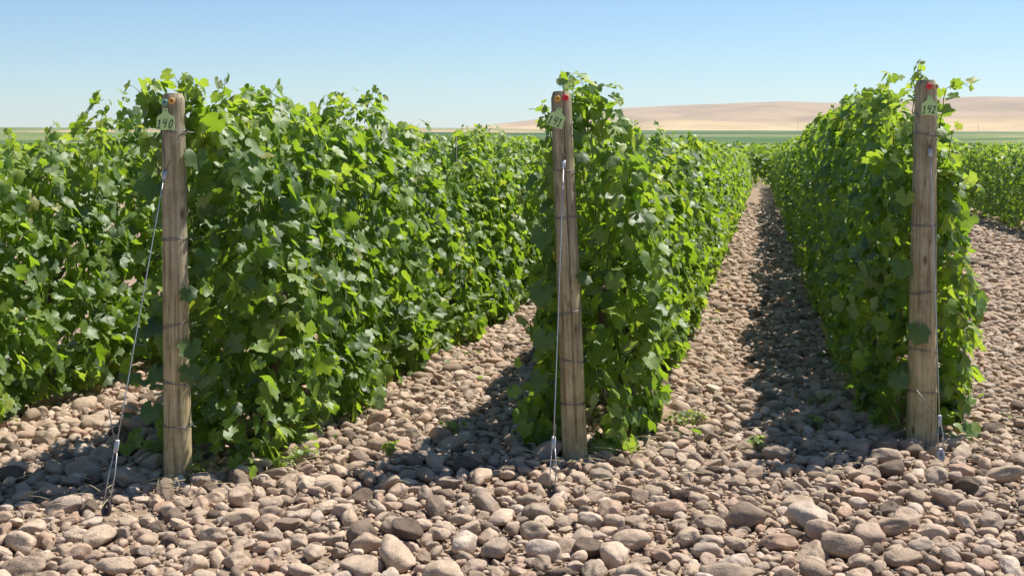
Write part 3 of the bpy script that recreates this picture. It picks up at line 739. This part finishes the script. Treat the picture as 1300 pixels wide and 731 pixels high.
def rot_mats(n, tilt):
    az = rng.uniform(0, 2 * math.pi, n); ta = rng.uniform(0, 2 * math.pi, n); tl = np.abs(rng.normal(0, tilt, n))
    ca, sa = np.cos(az), np.sin(az); Z = np.zeros(n); O = np.ones(n)
    Rz = np.stack([np.stack([ca, -sa, Z], 1), np.stack([sa, ca, Z], 1), np.stack([Z, Z, O], 1)], 1)
    k = np.stack([np.cos(ta), np.sin(ta), Z], 1); c, s = np.cos(tl), np.sin(tl)
    K = np.zeros((n, 3, 3)); K[:, 0, 2] = k[:, 1]; K[:, 2, 0] = -k[:, 1]; K[:, 1, 2] = -k[:, 0]; K[:, 2, 1] = k[:, 0]
    Rt = np.eye(3)[None] + s[:, None, None] * K + (1 - c)[:, None, None] * (K @ K)
    return Rt @ Rz

ROFF = np.array([r['off'] for r in ROWS[:4]])
POST_XY = [(p['x'], p['y'], .085) for p in POSTS] + [(p['anchor'][0], p['anchor'][1], .045) for p in POSTS] + [(-1.76, 5.36, .05), (-1.70, 5.42, .06)]

cell = .12; gridd = {}
stones = []     # x, y, r
def try_add(x, y, r, f):
    cx, cy = int(math.floor(x / cell)), int(math.floor(y / cell))
    for i in range(cx - 2, cx + 3):
        for j in range(cy - 2, cy + 3):
            for (a, b_, q) in gridd.get((i, j), ()):
                d = (r + q) * f
                if (a - x) ** 2 + (b_ - y) ** 2 < d * d: return False
    gridd.setdefault((cx, cy), []).append((x, y, r)); return True

HERO = [  # px, py, px width, flag/label  (positions read off the photo, built at their ground position)
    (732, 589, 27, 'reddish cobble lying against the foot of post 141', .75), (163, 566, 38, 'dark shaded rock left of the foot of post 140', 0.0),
    (126, 681, 46, None, .36), (70, 592, 36, 'smooth rounded cobble at the edge of the shade far left', .40), (636, 656, 40, None, .62), (681, 672, 44, None, .30),
    (781, 703, 50, None, .62), (897, 698, 36, None, .98), (932, 709, 40, 'pale grey cobble at the bottom between posts 141 and 142', .94), (872, 679, 46, None, .36), (802, 609, 37, None, .75), (757, 623, 29, None, .2),
    (706, 637, 34, None, .36), (841, 520, 29, 'reddish round cobble in the lane right of post 141', .73), (1217, 575, 34, 'smooth rounded cobble right of the anchor wire of post 142', .60), (1158, 606, 30, None, .34), (1014, 641, 38, None, .2), (1107, 616, 32, None, .75),
    (1184, 674, 40, None, .64), (1275, 602, 46, None, .4), (1259, 662, 42, None, .5), (1093, 712, 34, None, .42), (1070, 695, 52, None, .2), (30, 714, 52, None, .2), (28, 690, 46, None, .36),
    (231, 665, 32, None, .3), (249, 716, 40, None, .36), (400, 700, 44, None, .42), (465, 688, 42, None, .2), (502, 707, 56, None, .36), (411, 642, 38, None, .62), (602, 716, 38, None, .42), (344, 651, 34, None, .2), (444, 656, 36, None, .3), (985, 575, 36, None, .5)]
hero_rec = []
for (px, py, w, lab, tone) in HERO:
    y = CAMH * 1500 / (py + w * .25 - 178); x = (px - 650) / 1500 * y; r = w / 2 / 1500 * y
    if try_add(x, y, r, .80): hero_rec.append((x, y, r, lab, tone))
def in_near(x, y): return abs(x) < .46 * y + .9
near_pts = [(a, b_, r) for a, b_, r, _, _ in hero_rec]
for (pxx, pyy, rr) in POST_XY: gridd.setdefault((int(math.floor(pxx / cell)), int(math.floor(pyy / cell))), []).append((pxx, pyy, rr))
tri = [(.062, .088, 1300, .84), (.041, .060, 9000, .80), (.028, .041, 28000, .77), (.017, .027, 52000, .75)]
for (ra, rb_, n, f) in tri:
    yy = np.sqrt(rng.uniform(3.9 ** 2, 11.5 ** 2, n)); xx = rng.uniform(-1, 1, n) * (.46 * yy + .9); rr = rng.uniform(ra, rb_, n)
    size_mod = vnoise(xx * .8, yy * .8, seed=77)
    for x, y, r, sm in zip(xx, yy, rr, size_mod):
        s = .2067 * x + .9784 * y; off = .9784 * x - .2067 * y
        dmin = np.abs(ROFF - off).min()
        if dmin < .14 and s > 8: continue
        if ra > .06 and (sm < .42 or s > 9.0): continue
        if try_add(x, y, r * (.9 if s > 7 else 1.0), f): near_pts.append((x, y, r * (.9 if s > 7 else 1.0)))
grit = []
yy = np.sqrt(rng.uniform(4.3 ** 2, 8.2 ** 2, 60000)); xx = rng.uniform(-1, 1, 60000) * (.46 * yy + .5); rr = rng.uniform(.007, .015, 60000)
for x, y, r in zip(xx, yy, rr):
    if try_add(x, y, r, .78): grit.append((x, y, r))
GP = np.array(grit); print('grit', len(GP))
NP = np.array(near_pts); nn = len(NP)
print('near stones', nn)
# how large each shows in the picture: the 300 largest become objects of their own
inv = (np.abs(NP[:, 0]) < .433 * NP[:, 1] + NP[:, 2]) & (NP[:, 1] > 4.62) & (NP[:, 1] < 7.2)
key = np.where(inv, NP[:, 2] / NP[:, 1], 0); key[:len(hero_rec)] = 9
order = np.argsort(-key); big = order[:300]; small = order[300:]
RM = rot_mats(nn, .36); VI = rng.integers(0, NV, nn)
lift = (.22 + .36 * rng.random(nn)) * np.interp(NP[:, 1], [5.8, 8], [1, .62])
bigm = []
for i in range(NV):
    me_o = mesh_np('cobble', SH['hi'][0][i], SH['hi'][1], M_stone); bigm.append(me_o.data); bpy.data.objects.remove(me_o)
hero_mats = {}
for i in big:
    x, y, r = NP[i]
    o = bpy.data.objects.new('cobble', bigm[VI[i]]); COL.objects.link(o)
    mm = Matrix(RM[i].tolist()).to_4x4()
    o.matrix_world = Matrix.Translation((x, y, float(ground_h(x, y)) + r * lift[i] * 1.0)) @ mm @ Matrix.Diagonal((r * 1.08, r * 1.08, r * 1.08, 1))
    lab = hero_rec[i][3] if i < len(hero_rec) else None
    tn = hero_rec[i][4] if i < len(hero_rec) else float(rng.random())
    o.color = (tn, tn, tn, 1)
    tag(o, lab or 'rounded dusty brown cobble lying among others in the open foreground', 'stone', 'large cobbles of the foreground')
def stone_stuff(name, pts, RMs, vi, lod, lifts, label):
    Vs, Fs, Rs, n = [], [], [], 0
    shapes, F = SH[lod]
    for t in range(NV):
        i = np.where(vi == t)[0]
        if not len(i): continue
        v = np.einsum('nij,kj->nki', RMs[i], shapes[t]) * (pts[i, 2] * 1.08)[:, None, None]
        c = np.stack([pts[i, 0], pts[i, 1], ground_h(pts[i, 0], pts[i, 1]) + pts[i, 2] * lifts[i]], 1)
        v = v + c[:, None, :]; m = len(shapes[t])
        Vs.append(v.reshape(-1, 3)); Fs.append((F[None] + (np.arange(len(i)) * m)[:, None, None] + n).reshape(-1, 3)); Rs.append(np.repeat(rng.random(len(i)), m)); n += len(i) * m
    o = mesh_np(name, np.concatenate(Vs), np.concatenate(Fs), M_bed, None, True, np.concatenate(Rs))
    return tag(o, label, 'stones', kind='stuff')
stone_stuff('cobble_bed', NP[small], RM[small], VI[small], 'mid', lift[small], 'countless smaller brown cobbles covering the ground around the posts')
stone_stuff('gravel', GP, rot_mats(len(GP), .4), rng.integers(0, NV, len(GP)), 'lo', .3 + .5 * rng.random(len(GP)), 'fine gravel in the gaps between the foreground cobbles')
# farther cobbles down the lanes
n = 110000
yy = np.sqrt(rng.uniform(11.3 ** 2, 42 ** 2, n)); xx = rng.uniform(-.30, 1, n) * (.44 * yy + .8)
off = .9784 * xx - .2067 * yy
ok = (np.abs(off[:, None] - ROFF[None]).min(1) > .20) & (off > -3.2) & (off < 6.2) & (rng.random(n) < np.interp(yy, [11, 20, 42], [1.0, .8, .45]))
xx, yy = xx[ok], yy[ok]; rr = (.017 + .052 * rng.random(len(xx)) ** 2.2) * np.interp(yy, [11, 42], [1.0, 1.35])
ok = vnoise(xx * 1.1, yy * .8, seed=41) * .7 + vnoise(xx * 3, yy * 2.5, seed=42) * .3 > .17
xx, yy, rr = xx[ok], yy[ok], rr[ok]
gset = {}; keepi = []
for i in np.argsort(-rr):
    x, y, r = xx[i], yy[i], rr[i]; cx, cy = int(x / .15), int(y / .15); good = True
    for a in range(cx - 1, cx + 2):
        for b_ in range(cy - 1, cy + 2):
            for (p_, q_, t_) in gset.get((a, b_), ()):
                if (p_ - x) ** 2 + (q_ - y) ** 2 < ((t_ + r) * .78) ** 2: good = False
    if good: gset.setdefault((cx, cy), []).append((x, y, r)); keepi.append(i)
FP = np.stack([xx[keepi], yy[keepi], rr[keepi]], 1); print('far stones', len(FP))
stone_stuff('lane_cobbles', FP, rot_mats(len(FP), .25), rng.integers(0, NV, len(FP)), 'lo', -.05 + .40 * rng.random(len(FP)), 'countless cobbles paving the lanes between the vine rows')

# ------------------------------------------------------------------ weeds, fallen leaves, straw
WEED = [(383, 588, .10), (362, 600, .06), (862, 545, .10), (885, 540, .07), (495, 585, .05), (250, 612, .06), (430, 510, .06), (575, 555, .07), (1040, 520, .08), (960, 575, .05), (1035, 548, .06), (720, 560, .05)]
wl = ['low green weed sprouting in front of post 140', ]
for i, (px, py, r) in enumerate(WEED):
    y = CAMH * 1500 / (py - 178); x = (px - 650) / 1500 * y; f = Fol(); k = int(10 + r * 160)
    a = rng.uniform(0, 2 * math.pi, k); d = r * np.sqrt(rng.random(k)); base = np.array([x, y, .03])
    pos = np.stack([x + d * np.cos(a), y + d * np.sin(a), .045 + .05 * rng.random(k)], 1)
    for q in pos: f.stem(np.array([base, (base + q) / 2 + UP * .02, q]), .0015, 4)
    f.add(*leaves(pos, UP[None] + rng.normal(0, .35, (k, 3)), np.stack([np.cos(a), np.sin(a), 0 * a], 1), rng.uniform(.012, .026, k), np.clip(rng.normal(.72, .15, k), 0, .95), 1))
    o = f.build('weed', None, np.array([x, y, 0]))
    tag(o, 'low green weed growing between the cobbles', 'weed', 'weeds among the cobbles')
n = 200
ri = rng.integers(1, 4, n); ro = ROFF[ri] + rng.normal(0, .42, n); ss = np.array([r['s0'] for r in ROWS])[ri] + .25 + rng.uniform(0, 9, n)
g2 = N[None] * ro[:, None] + D[None] * ss[:, None]; g2[:, 2] = ground_h(g2[:, 0], g2[:, 1]) + rng.uniform(.045, .075, n)
f = Fol(); f.add(*leaves(g2, UP[None] + rng.normal(0, .3, (n, 3)), rng.normal(0, 1, (n, 3)), rng.uniform(.02, .045, n), np.where(rng.random(n) < .4, 1.0, .25), 1))
o = f.build('fallen_leaves', None, P(-1, 8)); tag(o, 'scattered fallen vine leaves on the cobbles along the rows', 'leaves', kind='stuff')
b = MB()
for k in range(240):
    c = POSTS[k % 3]; x = c['x'] + rng.normal(0, .5); y = c['y'] + rng.normal(-.15, .25); a = rng.uniform(0, 2 * math.pi); L = rng.uniform(.03, .16)
    p0 = np.array([x, y, .05 + .03 * rng.random()]); dv = np.array([math.cos(a), math.sin(a), rng.normal(0, .15)]) * L
    b.tube([p0, p0 + dv * .5 + UP * .006, p0 + dv], rng.uniform(.001, .0028), 4)
o = b.build('straw_litter', M_straw); tag(o, 'dry straw and twigs strewn among the stones near the posts', 'straw', kind='stuff')

# ------------------------------------------------------------------ two far utility poles
for (px, y, lab) in ((1013, 1500, 'tiny far utility pole left of post 142 below the hills'), (1242, 1400, 'tiny far utility pole right of post 142 below the hills')):
    x = (px - 650) / 1500 * y; z = float(ground_h(x, y)); r_ = empty('utility_pole', (x, y, z), lab, 'utility pole', 'far utility poles')
    b = MB(); b.tube([(x, y, z - .5), (x, y, z + 6), (x, y, z + 12)], [.15, .13, .11], 8); b.build('pole', M_pole, r_, loc=(x, y, z))
    b = MB(); b.tube([(x - 1.3, y, z + 11.2), (x, y, z + 11.25), (x + 1.3, y, z + 11.2)], .08, 6); b.build('crossarm', M_pole, r_, loc=(x, y, z))

# ------------------------------------------------------------------ haze, light, camera
HAZE = 0.00006
if HAZE:
    m, nt, ns, ls = new_mat('haze_air'); out = nd(ns, 'ShaderNodeOutputMaterial'); v = nd(ns, 'ShaderNodeVolumePrincipled')
    v.inputs['Color'].default_value = (.86, .92, 1.0, 1); v.inputs['Density'].default_value = HAZE; v.inputs['Anisotropy'].default_value = 0.2
    ls.new(v.outputs[0], out.inputs['Volume'])
    lo = -6.0; hi = float(HZ.max()) + 15
    c = [(sx * 9300, yy_, zz) for zz in (lo, hi) for (sx, yy_) in ((-1, -80), (1, -80), (1, 9300), (-1, 9300))]
    o = mesh_np('haze', np.array(c, float), np.array([(3, 2, 1, 0), (4, 5, 6, 7), (0, 1, 5, 4), (1, 2, 6, 5), (2, 3, 7, 6), (3, 0, 4, 7)]), m, smooth=False)
    tag(o, 'thin summer haze over the vineyard and the far hills', 'haze', kind='stuff')

EL, AZ = R(59), R(57)
w = bpy.data.worlds.new('World'); sc.world = w; w.use_nodes = True
wn = w.node_tree.nodes; wl_ = w.node_tree.links
bg = wn.get('Background') or wn.new('ShaderNodeBackground')
sky = wn.new('ShaderNodeTexSky'); sky.sky_type = 'NISHITA'; sky.sun_disc = False
sky.sun_elevation = EL; sky.sun_rotation = AZ; sky.altitude = 0; sky.air_density = 1.0; sky.dust_density = 0.0; sky.ozone_density = 2.5
tint = wn.new('ShaderNodeMix'); tint.data_type = 'RGBA'; tint.blend_type = 'MULTIPLY'; tint.inputs[0].default_value = 1.0
tint.inputs[7].default_value = (.83, .965, 1.11, 1)      # clear summer air, bluer towards the horizon
wl_.new(sky.outputs[0], tint.inputs[6]); wl_.new(tint.outputs[2], bg.inputs[0]); bg.inputs[1].default_value = 0.068
sl = bpy.data.lights.new('sun', 'SUN'); sl.energy = 4.6; sl.angle = R(.53); sl.color = (1.0, .955, .88)
so = bpy.data.objects.new('sun', sl); COL.objects.link(so)
dirv = Vector((math.cos(EL) * math.sin(AZ), math.cos(EL) * math.cos(AZ), math.sin(EL)))
so.rotation_euler = dirv.to_track_quat('Z', 'Y').to_euler(); so.location = dirv * 20

cam = bpy.data.cameras.new('camera'); co = bpy.data.objects.new('camera', cam); COL.objects.link(co)
cam.sensor_width = 36; cam.lens = 1500 / 1300 * 36; cam.shift_y = -187.5 / 1300
co.location = (0, 0, CAMH); co.rotation_euler = (R(90), 0, 0); cam.clip_start = .05; cam.clip_end = 30000
sc.camera = co
sc.view_settings.view_transform = 'Standard'; sc.view_settings.look = 'None'; sc.view_settings.gamma = 1; sc.view_settings.exposure = 0.78
sc.cycles.max_bounces = 8; sc.cycles.transmission_bounces = 4
